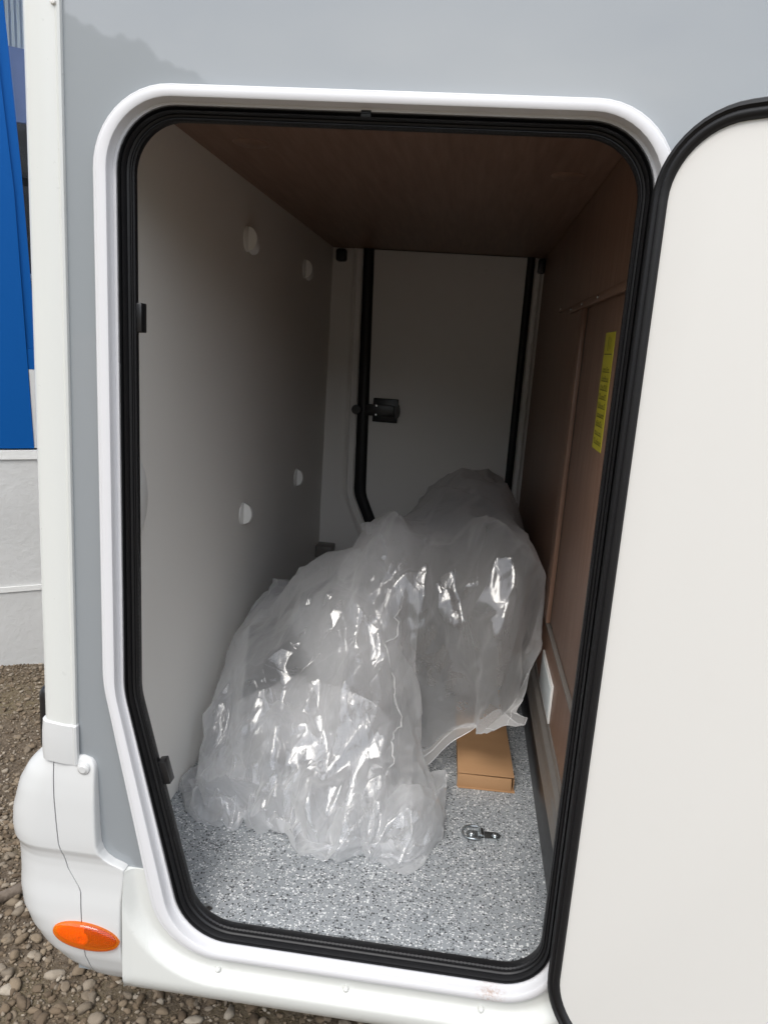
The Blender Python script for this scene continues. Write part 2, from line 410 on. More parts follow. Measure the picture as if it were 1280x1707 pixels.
# ribbed edge trim on the inner rim
def edge_trim():
    o = lp(.905); i = lp(1.0); n = len(o)
    # resample finely
    def fine(P, N):
        Q = np.vstack([P, P[:1]]); d = np.concatenate([[0], np.cumsum(np.linalg.norm(np.diff(Q, axis=0), axis=1))])
        t = np.linspace(0, d[-1], N, endpoint=False); return np.stack([np.interp(t, d, Q[:, k]) for k in (0, 1)], 1)
    # keep correspondence: interpolate by index
    N = 1100; ti = np.linspace(0, n, N, endpoint=False); ix = np.arange(n + 1)
    dd = np.concatenate([[0], np.cumsum(np.linalg.norm(np.diff(np.vstack([i, i[:1]]), axis=0), axis=1))])
    tt = np.interp(np.linspace(0, dd[-1], N, endpoint=False), dd, ix)
    def at(P): Q = np.vstack([P, P[:1]]); return np.stack([np.interp(tt, ix, Q[:, k]) for k in (0, 1)], 1)
    O, I = at(o), at(i)
    z = (np.arange(N) % 2)[:, None] * .10
    rings = [([tuple((p[0], .019, p[1])) for p in O * (1 - a) + I * a]) for a in (0,)]
    def ring(a, y): Q = O * (1 - a) + I * a; return [(q[0], y2, q[1]) for q, y2 in zip(Q, y)]
    rib = (np.arange(N) % 2) * .0022
    rr = [ring(0, .0205 + rib * 0), ring(.2, .0175 + rib * 0), ring(.45, .0175 + rib * 0), ring(.55, .020 + rib), ring(.95, .025 - rib), ring(1.0, .030 + rib * 0), ring(.9, .036 + rib * 0), ring(0.2, .044 + rib * 0)]
    V, F = loft(rr, True, True); return mk('edge_trim', V, F, 'black_rubber', MH, angle=25)
edge_trim()
# reveal between seal and garage lining, all round
sweep('reveal', [(lp(.94), .037), (lp(.80), .046), (lp(.3), .050), (lp(.3), .030)], 'black_plastic', MH)
# joint bead of the seal at the head
mk('seal_joint', *loft([[(x, .0 + .004 * 0 + y, z) for y, z in ((.0035, 2.011), (.002, 2.018), (.004, 2.022), (.012, 2.018), (.012, 2.010))] for x in (-.212, -.206, -.2, -.196)], True, False, True), 'black_rubber', sl)
# spring clips on the rim
for (x, z, ang) in ((-.602, 1.674, 0.0), (-.549, .775, R(15))):
    c = box('clip', (-.006, -.010, -.026), (.010, .014, .026), 'black_plastic', MH, .002)
    c.location = (x, .036, z); c.rotation_euler = (0, -ang, 0)
    box('clip_lip', (.004, -.013, -.024), (.0115, -.0085, .024), 'black_plastic', c, .001)

# garage lining
lw = box('garage_wall', (XL - .03, .014, FZ - .03), (XL, YB, CZ + .03), 'cream_wall', MH, 0)
box('garage_ceiling', (XL - .04, .014, CZ), (XR + .05, YB + .01, CZ + .02), 'wood_along', MH, 0)
fl = box('garage_floor', (XL - .04, .0505, FZ - .03), (XR + .05, YB + .01, FZ), 'floor', MH, 0)
bw = box('far_side_wall', (XL - .04, YB, FZ - .03), (XR + .05, YB + .03, CZ + .02), 'far_wall', MH, 0)

# right-hand bulkhead: lower board, upper board, upright access panel with trims
bh = box('bulkhead', (XR, .014, FZ - .02), (XR + .03, YB, CZ), 'wood_upright', MH, 0)
box('upper_board', (XR - .006, .05, 1.812), (XR - .0005, 1.50, CZ - .004), 'wood_upright', bh, .0015)
box('head_strip', (XR - .010, .05, 1.792), (XR - .0003, 1.15, 1.812), 'wood_along', bh, .0015)
box('access_panel', (XR - .005, .05, .915), (XR - .0004, .765, 1.786), 'wood_upright', bh, .001)
box('gap_shadow_strip', (XR - .0015, .7655, .90), (XR - .0002, .8115, 1.789), 'black_plastic', bh, 0)  # black strip painting in the shadow of the gap beside the post
box('panel_post', (XR - .013, .812, .90), (XR - .0002, .905, 1.790), 'wood_upright', bh, .0015)
box('panel_edging', (XR - .012, .05, .893), (XR - .0002, .90, .899), 'grey_profile', bh, .001)
for y, z in ((.86, 1.803), (1.10, 1.803), (.60, 1.803), (1.38, 1.82)):
    lathe('screw', [(.0045, .001), (.0045, -.0015), (.003, -.003), (.0, -.003)][::-1], 'steel', bh, 'x', 10, (XR - .0105, y, z))
# vent hatch low on the bulkhead
vt = box('vent_hatch', (XR - .006, .60, .690), (XR - .0005, .86, .80), 'white_plastic', bh, .002)
box('vent_panel', (XR - .008, .612, .702), (XR - .0055, .848, .788), 'vent_grey', vt, .0012)
# foot rails along the bulkhead
box('skirting', (XR - .010, .05, FZ), (XR - .0001, YB, FZ + .135), 'black_plastic', MH, .002)
pr = []
for y in (.05, YB - .002):
    pr.append([(XR - a, y, FZ + b) for a, b in ((0, .1355), (.014, .1355), (.016, .142), (.012, .155), (.015, .168), (.012, .182), (.015, .196), (.012, .220), (.004, .232), (0, .232))])
V, F = loft(pr, True, False, True); mk('rail_profile', V, F, 'grey_profile', MH, angle=20)
box('carpet_strip', (XR - .003, .05, FZ + .2325), (XR - .0001, YB, FZ + .258), 'grey_profile', MH, .001)

# yellow sticker with print on the access panel
st = box('warning_sticker', (XR - .0062, .335, 1.462), (XR - .0052, .446, 1.715), 'sticker_yellow', bh, 0)
def prints():
    V = []; F = []; r2 = random.Random(3); x = XR - .0066
    def q(y0, y1, z0, z1):
        b = len(V); V.extend([(x, y0, z0), (x, y1, z0), (x, y1, z1), (x, y0, z1)]); F.append((b, b + 1, b + 2, b + 3))
    z = 1.474
    for row in range(9):
        y = .432
        q(.345, y, z + .0005, z + .0016)
        while y > .352:
            wd = r2.choice((.005, .006, .008)); h = r2.choice((.009, .009, .013))
            q(y - .0022, y, z, z + h)
            if r2.random() < .6: q(y - wd, y - .002, z + h - .003, z + h - .001)
            y -= wd + .0035
        z += .0195
    q(.345, .436, 1.668, 1.670); q(.40, .404, 1.676, 1.706); q(.385, .387, 1.676, 1.706); q(.370, .372, 1.68, 1.704)
    mk('print', V, F, 'print_black', st, smooth=False)
prints()

# white hook caps on the left lining
def cap():
    root = lathe('wall_cap', [(0, .0005), (.037, .0005), (.037, .0035), (.034, .006), (0, .006)], 'white_plastic', MH, 'x', 28)
    rings = []
    for y, s in ((-.003, 1.0), (-.004, .96), (.0, 1.0), (.03, .97), (.055, .80), (.068, .45)):
        rings.append([(max(.0055, .032 * s * math.sin(math.pi * k / 14) ** .8) if 0 < k < 14 else .0055, y, .035 * s * math.cos(math.pi * k / 14) - max(0, y) * .22) for k in range(15)])
    V, F = loft(rings, True, False, True); mk('half_dome', V, F, 'white_plastic', root, angle=30)
    return root
c0 = cap()
for i, (y, z) in enumerate(((.992, 1.941), (1.783, 1.939), (1.779, 1.091), (1.019, 1.095))):
    c = c0 if i == 0 else c0.copy()
    if i:
        COL.objects.link(c); c.parent = MH
        for ch in c0.children:
            d = ch.copy(); COL.objects.link(d); d.parent = c
    c.location = (XL, y, z)
# oval lamp dish near the opening on the left lining
lathe('oval_dish', [(0, .001), (.105, .001), (.10, .012), (.07, .024), (0, .028)], 'white_plastic', MH, 'x', 32, (XL, .18, 1.30)).scale = (1, .78, 1)

# far garage door seen from inside
FD = rpoly([(-.535, 2.40), (.235, 2.40), (.235, .56), (-.34, .56), (-.505, .93)], [.07, .07, .07, .10, .16], 10, 14)
FO = rpoly([(-.600, 2.46), (.285, 2.46), (.285, .50), (-.40, .50), (-.588, .93)], [.10, .10, .10, .12, .20], 10, 14)
def fcap(P, y0, y1, name, mat, parent):
    n = len(P); V = [(p[0], y0, p[1]) for p in P] + [(p[0], y1, p[1]) for p in P]
    F = [tuple(range(n))] + [(i, (i + 1) % n, n + (i + 1) % n, n + i) for i in range(n)]
    return mk(name, V, F, mat, parent, angle=30)
clip = lambda P: np.stack([P[:, 0], np.minimum(P[:, 1], CZ - .001)], 1)
fd = fcap(clip(FD), YB - .006, YB - .0005, 'far_door', 'far_wall', MH)
rg = []
for f, y in ((1, -.0005), (1, -.010), (.72, -.014), (.66, -.022), (.60, -.014), (.30, -.012), (.22, -.020), (.12, -.016), (0, -.010), (0, -.0005)):
    rg.append((clip(FO * (1 - f) + FD * f * 1.0), YB + y))
sweep('far_frame', rg, 'far_wall', MH)
rg = []
mid = FO * .25 + FD * .75; inn = FD + (FD - FO) * .45
for f, y in ((0, -.004), (0, -.022), (.2, -.030), (.5, -.033), (.8, -.030), (1, -.022), (1, -.004)):
    rg.append((clip(mid * (1 - f) + inn * f), YB + y))
sweep('far_seal', rg, 'black_rubber', fd)
lt = box('latch', (-.456, YB - .030, 1.296), (-.335, YB - .0055, 1.411), 'black_plastic', fd, .003)
V, F = loft([[( -.336 + .012 * math.sin(math.pi * k / 8), y, 1.353 + .034 * math.cos(math.pi * k / 8)) for k in range(9)] for y in (YB - .030, YB - .008)], True, False, True)
mk('latch_nose', V, F, 'black_plastic', lt)
box('latch_bar', (-.490, YB - .040, 1.325), (-.350, YB - .0295, 1.380), 'black_plastic', lt, .003)
lathe('latch_wheel', [(0, 0), (.022, 0), (.024, .006), (.022, .014), (0, .014)], 'black_plastic', lt, 'y', 14, (-.535, YB - .052, 1.350))
for x, z in ((-.438, 1.376), (-.356, 1.374), (-.438, 1.332), (-.356, 1.330)):
    lathe('screw', [(0, -.003), (.005, -.003), (.006, 0), (.006, .003)], 'steel', lt, 'y', 10, (x, YB - (.0405 if -.36 > x else .0305), z))
lathe('far_stud', [(0, -.004), (.007, -.003), (.009, 0), (.009, .003)], 'white_plastic', fd, 'y', 12, (.027, YB - .008, 2.029))
# black hinge blocks in the upper far corners, grey socket low in the far corner
box('corner_block', (-.675, YB - .045, 2.035), (-.625, YB - .0005, 2.092), 'black_plastic', MH, .012, seg=4)
box('corner_block', (.262, YB - .05, 2.030), (XR - .001, YB - .0005, 2.095), 'black_plastic', MH, .008)
box('socket_box', (XL + .0005, YB - .10, .60), (XL + .085, YB - .0005, .66), 'grey_profile', MH, .005)
# ceiling cover ring
lathe('ceiling_cap', [(0, -.002), (.040, -.002), (.043, 0), (.043, .001)], 'wood_along', MH, 'z', 28, (-.56, .56, CZ - .0005))
lathe('ceiling_cap', [(0, -.002), (.040, -.002), (.043, 0), (.043, .001)], 'wood_along', MH, 'z', 28, (.20, .75, CZ - .0005))

# lashing ring on the floor
td = empty('lashing_ring', (.132, .455, FZ)); td.parent = MH; td.rotation_euler = (0, 0, R(4))
def plate():
    pts = []
    for k in range(9): a = math.pi / 2 + math.pi * k / 8; pts.append((-.024 + .014 * math.cos(a), .014 * math.sin(a)))
    for k in range(9): a = -math.pi / 2 + math.pi * k / 8; pts.append((.038 + .014 * math.cos(a), .014 * math.sin(a)))
    V, F = loft([[(x, y, z) for x, y in pts] for z in (.0003, .0028)], True, False, True); mk('plate', V, F, 'steel', td)
    rings = []
    for y in (-.0145, .0145):
        o = [(.001 + .0085 * math.cos(math.pi * k / 10), .0075 * math.sin(math.pi * k / 10) + .0028) for k in range(11)]
        i = [(.001 + .0058 * math.cos(math.pi * k / 10), .0050 * math.sin(math.pi * k / 10) + .0026) for k in range(10, -1, -1)]
        rings.append([(x, y, z + .002) for x, z in o + i])
    V, F = loft(rings, True, False, True); mk('strap', V, F, 'steel', td)
    path = []
    for k in range(13): a = math.pi / 2 + math.pi * k / 12; path.append((-.022 + .026 * math.cos(a), .027 * math.sin(a), .0075 - .0035 * (1 - abs(math.sin(a)))))
    path = [(.001, .020, .0075), (-.006, .027, .0075)] + path + [(-.006, -.027, .0075), (.001, -.020, .0075), (.001, 0, .0075)]
    tube('ring', path + [(.001, .012, .0075)], .0032, 'steel', td, 8)
    for x in (-.023, .038):
        lathe('bolt', [(.008, .0028), (.008, .0045), (.006, .0075), (.003, .0085), (0, .0085)], 'steel', td, 'z', 14, (x, 0, 0))
plate()
# second ring plate peeping out at the front left of the floor
pl2 = lathe('floor_eye', [(.014, .0004), (.014, .003), (.006, .006), (0, .006)], 'steel', MH, 'z', 16, (-.468, .072, FZ))

# ------------------------------------------------------------------ body shell
box('rear_wall', (-.775, .06, .45), (-.738, 2.37, 2.85), 'white_gelcoat', MH, .004)
box('roof', (-.80, -.01, 2.86), (2.6, 2.44, 2.92), 'white_gelcoat', MH, .02)
box('far_body_side', (-.74, YB + .032, .30), (2.6, YB + .05, 2.86), 'silver_paint', MH, 0)
box('underbody', (-.70, .03, .30), (2.6, YB + .03, .385), 'dark_under', MH, .01)
box('front_bulkhead', (2.56, .014, .385), (2.598, YB + .03, 2.855), 'white_gelcoat', MH, 0)
# vertical corner trim, extruded
def corner():
    pr = [(-.714, .002), (-.714, -.008), (-.7175, -.0105), (-.722, -.0085), (-.726, -.0095), (-.735, -.0125), (-.750, -.0135), (-.762, -.0125)]
    for k in range(1, 9):
        a = math.pi / 2 * k / 8; pr.append((-.762 - .022 * math.sin(a), -.0125 + .022 * (1 - math.cos(a)) + .0))
    pr += [(-.785, .03), (-.785, .065), (-.778, .07), (-.738, .07), (-.738, .002)]
    V, F = loft([[(x, y, z) for x, y in pr] for z in (.83, 1.4, 2.0, 2.885)], True, False, True); mk('corner_trim', V, F, 'white_gelcoat', MH, angle=25)
    def pr2(g): return [(x + (-g if x < -.75 else (g * .6 if x > -.73 else 0)), y - g if y < .02 else y) for x, y in pr]
    V, F = loft([[(x, y, z + (-.006 * max(0, min(1, (x + .76) / .04)))) for x, y in pr2(g)] for z, g in ((.885, .001), (.883, .004), (.86, .0055), (.825, .006), (.800, .005))], True, False, True); mk('trim_end_cap', V, F, 'white_bumper', MH, angle=30)
corner()
lathe('trim_screw', [(0, -.004), (.004, -.003), (.005, 0), (.005, .003)], 'white_plastic', MH, 'y', 10, (-.723, -.010, 2.163))

# rear bumper corner: lofted rows by height
ZR = [(.812, .004, -.795, .050), (.806, .009, -.803, .055), (.79, .013, -.818, .065), (.76, .018, -.846, .08), (.72, .022, -.870, .095), (.66, .025, -.886, .10), (.625, .026, -.888, .10), (.605, .0255, -.885, .10), (.592, .0215, -.881, .10), (.578, .0195, -.878, .10), (.56, .0195, -.877, .10), (.52, .022, -.875, .10), (.48, .027, -.876, .105), (.44, .030, -.872, .11), (.40, .030, -.860, .12), (.36, .026, -.842, .13), (.32, .014, -.815, .135), (.29, -.002, -.782, .13), (.268, -.025, -.745, .11), (.255, -.05, -.71, .08)]
zs_ = np.array([r[0] for r in ZR])[::-1]
def bz(z, k): return float(np.interp(z, zs_, np.array([r[k] for r in ZR])[::-1]))
XRt = [(.812, -.700), (.808, -.686), (.800, -.679), (.79, -.676), (.77, -.675), (.70, -.673), (.65, -.671), (.62, -.669), (.605, -.664), (.593, -.655), (.583, -.640), (.577, -.622), (.572, -.613), (.55, -.6135), (.50, -.618), (.40, -.618), (.33, -.613), (.29, -.607), (.255, -.600)]
def xright(z): return float(np.interp(z, [a for a, _ in XRt][::-1], [b for _, b in XRt][::-1]))
SEAM = [(.812, -.762), (.72, -.757), (.62, -.748), (.56, -.732), (.52, -.708), (.515, -.704), (.46, -.701), (.36, -.695), (.30, -.686), (.255, -.672)]
def xseam(z): return float(np.interp(z, [a for a, _ in SEAM][::-1], [b for _, b in SEAM][::-1]))
def brow(z):
    b, xr_, r = bz(z, 1), bz(z, 2), bz(z, 3)
    xs = xright(z); pts = [(xs, -b)]
    pts.append((xr_ + r, -b))
    for k in range(1, 13):
        a = math.pi / 2 * k / 12; pts.append((xr_ + r - r * math.sin(a) ** .9, -b + r * (1 - math.cos(a) ** .9 if k < 12 else 1)))
    pts.append((xr_, .5)); pts.append((xr_, 1.2))
    return np.array(pts)
def arc_of(pts): return np.concatenate([[0], np.cumsum(np.linalg.norm(np.diff(pts, axis=0), axis=1))])
def bumper():
    zl = np.concatenate([np.linspace(.812, .79, 6), np.linspace(.78, .63, 14), np.linspace(.62, .56, 22), np.linspace(.55, .30, 26), np.linspace(.29, .255, 6)])
    A = []; B = []
    for z in zl:
        p = brow(z); d = arc_of(p); s = xright(z) - xseam(z); g = .0012
        f = lambda t: np.stack([np.interp(t, d, p[:, k]) for k in (0, 1)], 1)
        ta = np.linspace(0, s - g, 16); tb = np.concatenate([s + g + np.linspace(0, 1, 20) ** 1.0 * .26, [s + .5, d[-1]]])
        a = [(x, y, z) for x, y in f(ta)]; b = [(x, y, z) for x, y in f(tb)]
        # returned edges give the panels thickness at the seams
        a = [(a[0][0] + .001, a[0][1] + .04, z), (a[0][0] + .0012, a[0][1] + .008, z), (a[0][0] + .0008, a[0][1] + .003, z), (a[0][0] - .0008, a[0][1] + .0006, z), (a[0][0] - .003, a[0][1], z)] + a[1:] + [(a[-1][0] - .0002, a[-1][1] + .012, z)]
        b = [(b[0][0] + .0002, b[0][1] + .012, z)] + b
        A.append(a); B.append(b)
    # rolled top edges
    for G in (A, B):
        t0 = [(x, y + .012, z - .0) for x, y, z in G[0]]; G.insert(0, t0)
        G.insert(0, [(x, max(y, .0) + .03, z - .002) for x, y, z in t0])
    V, F = loft(A, False); mk('bumper_corner', V, F, 'white_bumper', MH, angle=50)
    V, F = loft(B, False); mk('rear_bumper', V, F, 'white_bumper', MH, angle=50)
bumper()
# screw with cap on the bumper ear
bx = lathe('bumper_screw', [(0, -.007), (.007, -.007), (.009, -.005), (.012, -.004), (.0135, -.001), (.0135, .004)], 'white_bumper', MH, 'y', 22, (-.6965, -.0135, .790))
# black rear lamp housing behind the bumper edge
rl = box('rear_lamp_housing', (-.93, .20, .66), (-.82, .48, .84), 'black_plastic', MH, .03, seg=4)

# sill skirt below the garage opening
def dist_out(x, z):
    d = np.hypot(OUT[:, 0] - x, OUT[:, 1] - z); return d.min()
low = OUT[(OUT[:, 1] < .95)]
def ztop(x):
    if x < -.585: return .568
    best = [p for p in low if abs(p[0] - x) < .02]
    if x > .292: return .62
    P = OUT; zs = []
    for i in range(len(P)):
        a, b = P[i], P[(i + 1) % len(P)]
        if (a[0] - x) * (b[0] - x) <= 0 and a[0] != b[0]:
            zs.append(a[1] + (b[1] - a[1]) * (x - a[0]) / (b[0] - a[0]))
    z = min(zs) if zs else .568
    return min(.568, z + .012)
def skirt():
    xs = np.concatenate([[-.632], np.linspace(-.612, -.35, 54), np.linspace(-.34, .20, 40), np.linspace(.205, .40, 30), np.linspace(.45, 2.58, 12)])
    R_ = []
    for x in xs:
        zt = ztop(x); col = []
        for t in np.concatenate([np.linspace(0, .7, 26), np.linspace(.73, 1, 12)]):
            z = zt + (.252 - zt) * t; d = dist_out(x, z) if x < .5 else .1
            s1 = np.clip((d - .026) / .030, 0, 1); s1 = s1 * s1 * (3 - 2 * s1)
            b = .003 + .024 * s1
            e = np.clip((.33 - z) / .078, 0, 1); b -= .055 * e ** 2.2
            lx = np.clip((x + .612) / .02, 0, 1); b = -.016 if x < -.62 else (b + .003 * (1 - lx) if z > .3 else b)
            col.append((x, -b, z))
        col = [(x, .010, zt)] + col + [(x, .06, .262)]
        R_.append(col)
    V, F = loft(R_, False); return mk('sill_skirt', V, F, 'white_gelcoat', MH, angle=60)
skirt()
for x, z in ((-.4135, .357), (-.142, .357), (.135, .357)):
    lathe('skirt_stud', [(0, -.0065), (.003, -.006), (.0055, -.0035), (.006, 0), (.006, .004)], 'white_gelcoat', MH, 'y', 14, (x, -.0075, z))

# amber side marker lamp on the bumper
def marker():
    cx, cz_ = -.690, .413
    p = empty('side_marker_lamp', (0, 0, 0)); p.parent = MH
    def surf(x, z):
        pr = brow(z); m = np.argsort(pr[:14, 0]); return float(np.interp(x, pr[:14, 0][m], pr[:14, 1][m]))
    def dome(name, a, b, h, mat, off, x0=-1.1, x1=1.1, m=9, n=36):
        rings = []
        for i in range(m):
            t = i / (m - 1); rr = math.cos(t * math.pi / 2) if i < m - 1 else .0; hh = h * math.sin(t * math.pi / 2) ** .7
            ring = []
            for k in range(n):
                an = 2 * math.pi * k / n; u = max(x0, min(x1, rr * math.cos(an))); wv = rr * math.sin(an)
                x = cx + u * a; z = cz_ + wv * b + u * a * -.06
                ring.append((x, surf(x, z) - off - hh, z))
            rings.append(ring)
        base = [(x, y + .02, z) for x, y, z in rings[0]]
        V, F = loft([base] + rings, True, False, True); return mk(name, V, F, mat, p, angle=50)
    dome('reflector', .066, .0265, .006, 'amber_reflector', .001, -1.1, -.02)
    dome('lamp_bowl', .066, .0265, .006, 'amber_dark', .001, 0.0, 1.1)
    lathe('bulb_ring', [(.013, .0), (.013, -.004), (.009, -.005), (.008, -.001), (.0, -.001)], 'amber_reflector', p, 'y', 20, (cx - .004, surf(cx, cz_) - .0075, cz_))
    dome('lens', .0725, .0320, .0135, 'amber', .0015)
marker()

# ------------------------------------------------------------------ open garage door, hinged at the right of the opening
DA = R(34); dd = Vector((math.cos(DA), -math.sin(DA), 0)); dn = Vector((-math.sin(DA), -math.cos(DA), 0))   # along the door, out of its inner face
DP = Vector((.290, -.068, 0))
def dpt(s, z, h): q = DP + dd * s + dn * h; return (q.x, q.y, z)
DO = rpoly([(-.046, 2.020), (.86, 2.020), (.86, .88), (.74, .375), (-.046, .375)], [.125, .12, .2, .12, .125], 12, 20)
DI = rpoly([(-.022, 1.994), (.83, 1.994), (.83, .88), (.71, .402), (-.022, .402)], [.10, .10, .2, .10, .10], 12, 20)
def door():
    n = len(DO)
    rings = [[dpt(p[0], p[1], h) for p in P] for P, h in ((DO, -.030), (DO, -.004), (DO * .9 + DI * .1, 0), (DI, .0015))]
    V, F = loft(rings); F.append(tuple(range(n))); F.append(tuple(3 * n + i for i in range(n)))
    d = mk('garage_door', V, F, 'door_liner', MH, angle=30)
    pr = [(-.03, -.026), (-.05, -.008), (-.02, .004), (.10, .010), (.30, .0115), (.42, .008), (.47, .0075), (.52, .010), (.75, .011), (.95, .007), (1.02, .0012)]
    rings = [[dpt(p[0], p[1], h) for p in (DO * (1 - f) + DI * f)] for f, h in pr]
    V, F = loft(rings); mk('door_gasket', V, F, 'black_rubber', d, angle=60)
    for z in (.62, 1.72):
        V, F = loft(tube_pts([(.288, -.035, z - .05), (.288, -.035, z + .05)], .009, 12), True, False, True); mk('hinge', V, F, 'black_plastic', d)
door()

# ------------------------------------------------------------------ cardboard box on the garage floor
def carton():
    t = empty('cardboard_box', (.137, .95, FZ), 'long flat brown cardboard box lying half under the plastic bag', 'box')
    t.rotation_euler = (0, 0, R(2))
    b = box('carton', (-.079, -.258, .0030), (.078, .30, .040), 'cardboard', t, .0012)
    box('top_flap', (-.081, -.275, .0405), (.081, .30, .0432), 'cardboard', t, .0008)
    fl_ = box('end_flap', (-.081, -.0015, -.038), (.074, .0015, .0), 'cardboard', t, .0008, (0, -.2765, .0395)); fl_.rotation_euler = (R(-6), 0, R(-.8))
    box('bottom_flap', (-.078, -.287, .0002), (.085, .30, .0028), 'cardboard', t, .0006)
    box('side_tab', (.0795, -.279, .003), (.0815, -.20, .036), 'cardboard', t, .0006)
carton()

# ------------------------------------------------------------------ wrapped cushions and film
#   solids: ellipsoids (centre, radii, rotation about z, exponent)
PACK_A = [((.10, 1.01, .80), (.110, .13, .235), .2), ((.03, 1.42, .80), (.165, .25, .27), -.15), ((.05, 1.82, .84), (.165, .22, .21), .1)]
PACK_B = [((-.32, 1.0, .67), (.17, .20, .17), .5), ((-.40, .74, .55), (.15, .13, .09), -.3)]
SOL_A = [((.13, .90, .98), (.135, .20, .20), 0), ((.10, 1.08, .82), (.17, .30, .26), 0), ((.03, 1.0, .66), (.15, .22, .14), 0), ((.035, 1.42, .92), (.205, .40, .295), 0), ((.05, 1.82, .90), (.225, .32, .275), 0), ((-.10, 1.55, .75), (.20, .42, .26), 0), ((.0, 1.4, .60), (.22, .60, .16), 0)]
SOL_B = [((-.215, 1.0, .98), (.10, .17, .155), 0), ((-.24, .95, .78), (.13, .30, .26), 0), ((-.36, .97, .76), (.18, .30, .23), 0), ((-.47, .88, .62), (.20, .34, .22), 0), ((-.24, .70, .62), (.15, .20, .20), 0), ((-.42, .62, .54), (.19, .20, .15), 0), ((-.22, .48, .48), (.20, .13, .08), 0), ((-.48, .45, .47), (.13, .10, .06), 0), ((-.58, 1.15, .66), (.10, .25, .17), 0)]
def cushion(o, name, c, r, mat, parent, seed):
    bm = bmesh.new(); bmesh.ops.create_icosphere(bm, subdivisions=4, radius=1)
    r3 = np.random.default_rng(seed); ph = r3.uniform(0, 6, 6)
    for v in bm.verts:
        d = v.co.normalized(); q = Vector([math.copysign(abs(k) ** .5, k) for k in d])
        s = 1 + .025 * math.sin(5 * d.x + ph[0] + 3 * d.z) + .02 * math.sin(7 * d.y + ph[1] + 4 * d.x) - .04
        v.co = Vector((q.x * r[0] * s, q.y * r[1] * s, q.z * r[2] * s))
    ob = bmobj(name, bm, mat, parent); ob.location = Vector(c); return ob

def sim_sheet(X, h_rest, solids, planes, steps, seed, thick=.006, bend=2e-5, g=9.8, pin=None, fric=.35, press=0.0):
    """small-step position-based cloth on a grid; returns settled points"""
    X = X.astype(np.float64).copy(); nu, nv, _ = X.shape; V = np.zeros_like(X); dt = .005
    lu, lv = h_rest; ld = math.hypot(lu, lv)
    W = np.ones((nu, nv, 1))
    if pin is not None: W[pin] = 0
    cons = []
    def add(sa, sb, l, comp): cons.append((sa, sb, l, comp))
    for s in (0, 1):
        add((slice(s, nu - 1, 2), slice(None)), (slice(s + 1, nu, 2), slice(None)), lu, 0.)
        add((slice(None), slice(s, nv - 1, 2)), (slice(None), slice(s + 1, nv, 2)), lv, 0.)
    for s in (0, 1):
        add((slice(s, nu - 1, 2), slice(0, nv - 1)), (slice(s + 1, nu, 2), slice(1, nv)), ld, 4e-6)
        add((slice(s, nu - 1, 2), slice(1, nv)), (slice(s + 1, nu, 2), slice(0, nv - 1)), ld, 4e-6)
    for s in (0, 1, 2, 3):
        if s < 2:
            add((slice(s, nu - 4, 1), slice(None)), (slice(s + 4, nu, 1), slice(None)), 4 * lu, bend) if s == 0 else None
            add((slice(None), slice(s, nv - 4, 1)), (slice(None), slice(s + 4, nv, 1)), 4 * lv, bend) if s == 0 else None
    def solve(sa, sb, l, comp):
        a = X[sa]; b = X[sb]; n = min(a.shape[0], b.shape[0]); m = min(a.shape[1], b.shape[1])
        a = a[:n, :m]; b = b[:n, :m]; wa = W[sa][:n, :m]; wb = W[sb][:n, :m]
        d = b - a; L_ = np.sqrt((d * d).sum(-1, keepdims=True)) + 1e-9
        k = (L_ - l) / L_ / (wa + wb + 1e-9 + comp / dt ** 2)
        if comp >= bend: k *= .5
        d *= k; X[sa][:n, :m] += d * wa; X[sb][:n, :m] -= d * wb
    for st in range(steps):
        V[..., 2] -= g * dt; V *= .985
        P = X.copy(); X += V * dt * W
        for c in cons: solve(*c)
        touched = np.zeros((nu, nv), bool)
        for c, r, rz in solids:
            rr = np.array(r) + thick; D = (X - np.array(c)) / rr; q = np.sqrt((D * D).sum(-1)); m = q < 1
            if m.any():
                D = D[m] / np.maximum(q[m], .05)[:, None]; nn = D / rr; gl = (1 - q[m]) / np.sqrt((nn * nn).sum(-1))
                nn /= np.sqrt((nn * nn).sum(-1))[:, None]; X[m] += nn * gl[:, None] * .9; touched |= m
        for n_, o_ in planes:
            n_ = np.array(n_, float); s = X @ n_ - o_; m = s < 0
            if m.any(): X[m] -= s[m][:, None] * n_; touched |= m
        dX = X - P
        X[touched] -= fric * dX[touched]
        V = (X - P) / dt
        sp = np.sqrt((V * V).sum(-1, keepdims=True)); V *= np.minimum(1, 2.5 / (sp + 1e-9))
    return X

def upsample(X, k=2):
    nu, nv, _ = X.shape
    def up(A):
        B = np.empty((A.shape[0] * 2 - 1,) + A.shape[1:]); B[::2] = A
        Q = np.concatenate([2 * A[:1] - A[1:2], A, 2 * A[-1:] - A[-2:-1]])
        B[1::2] = (-Q[:-3] + 9 * Q[1:-2] + 9 * Q[2:-1] - Q[3:]) / 16; return B
    return up(up(X).transpose(1, 0, 2)).transpose(1, 0, 2)

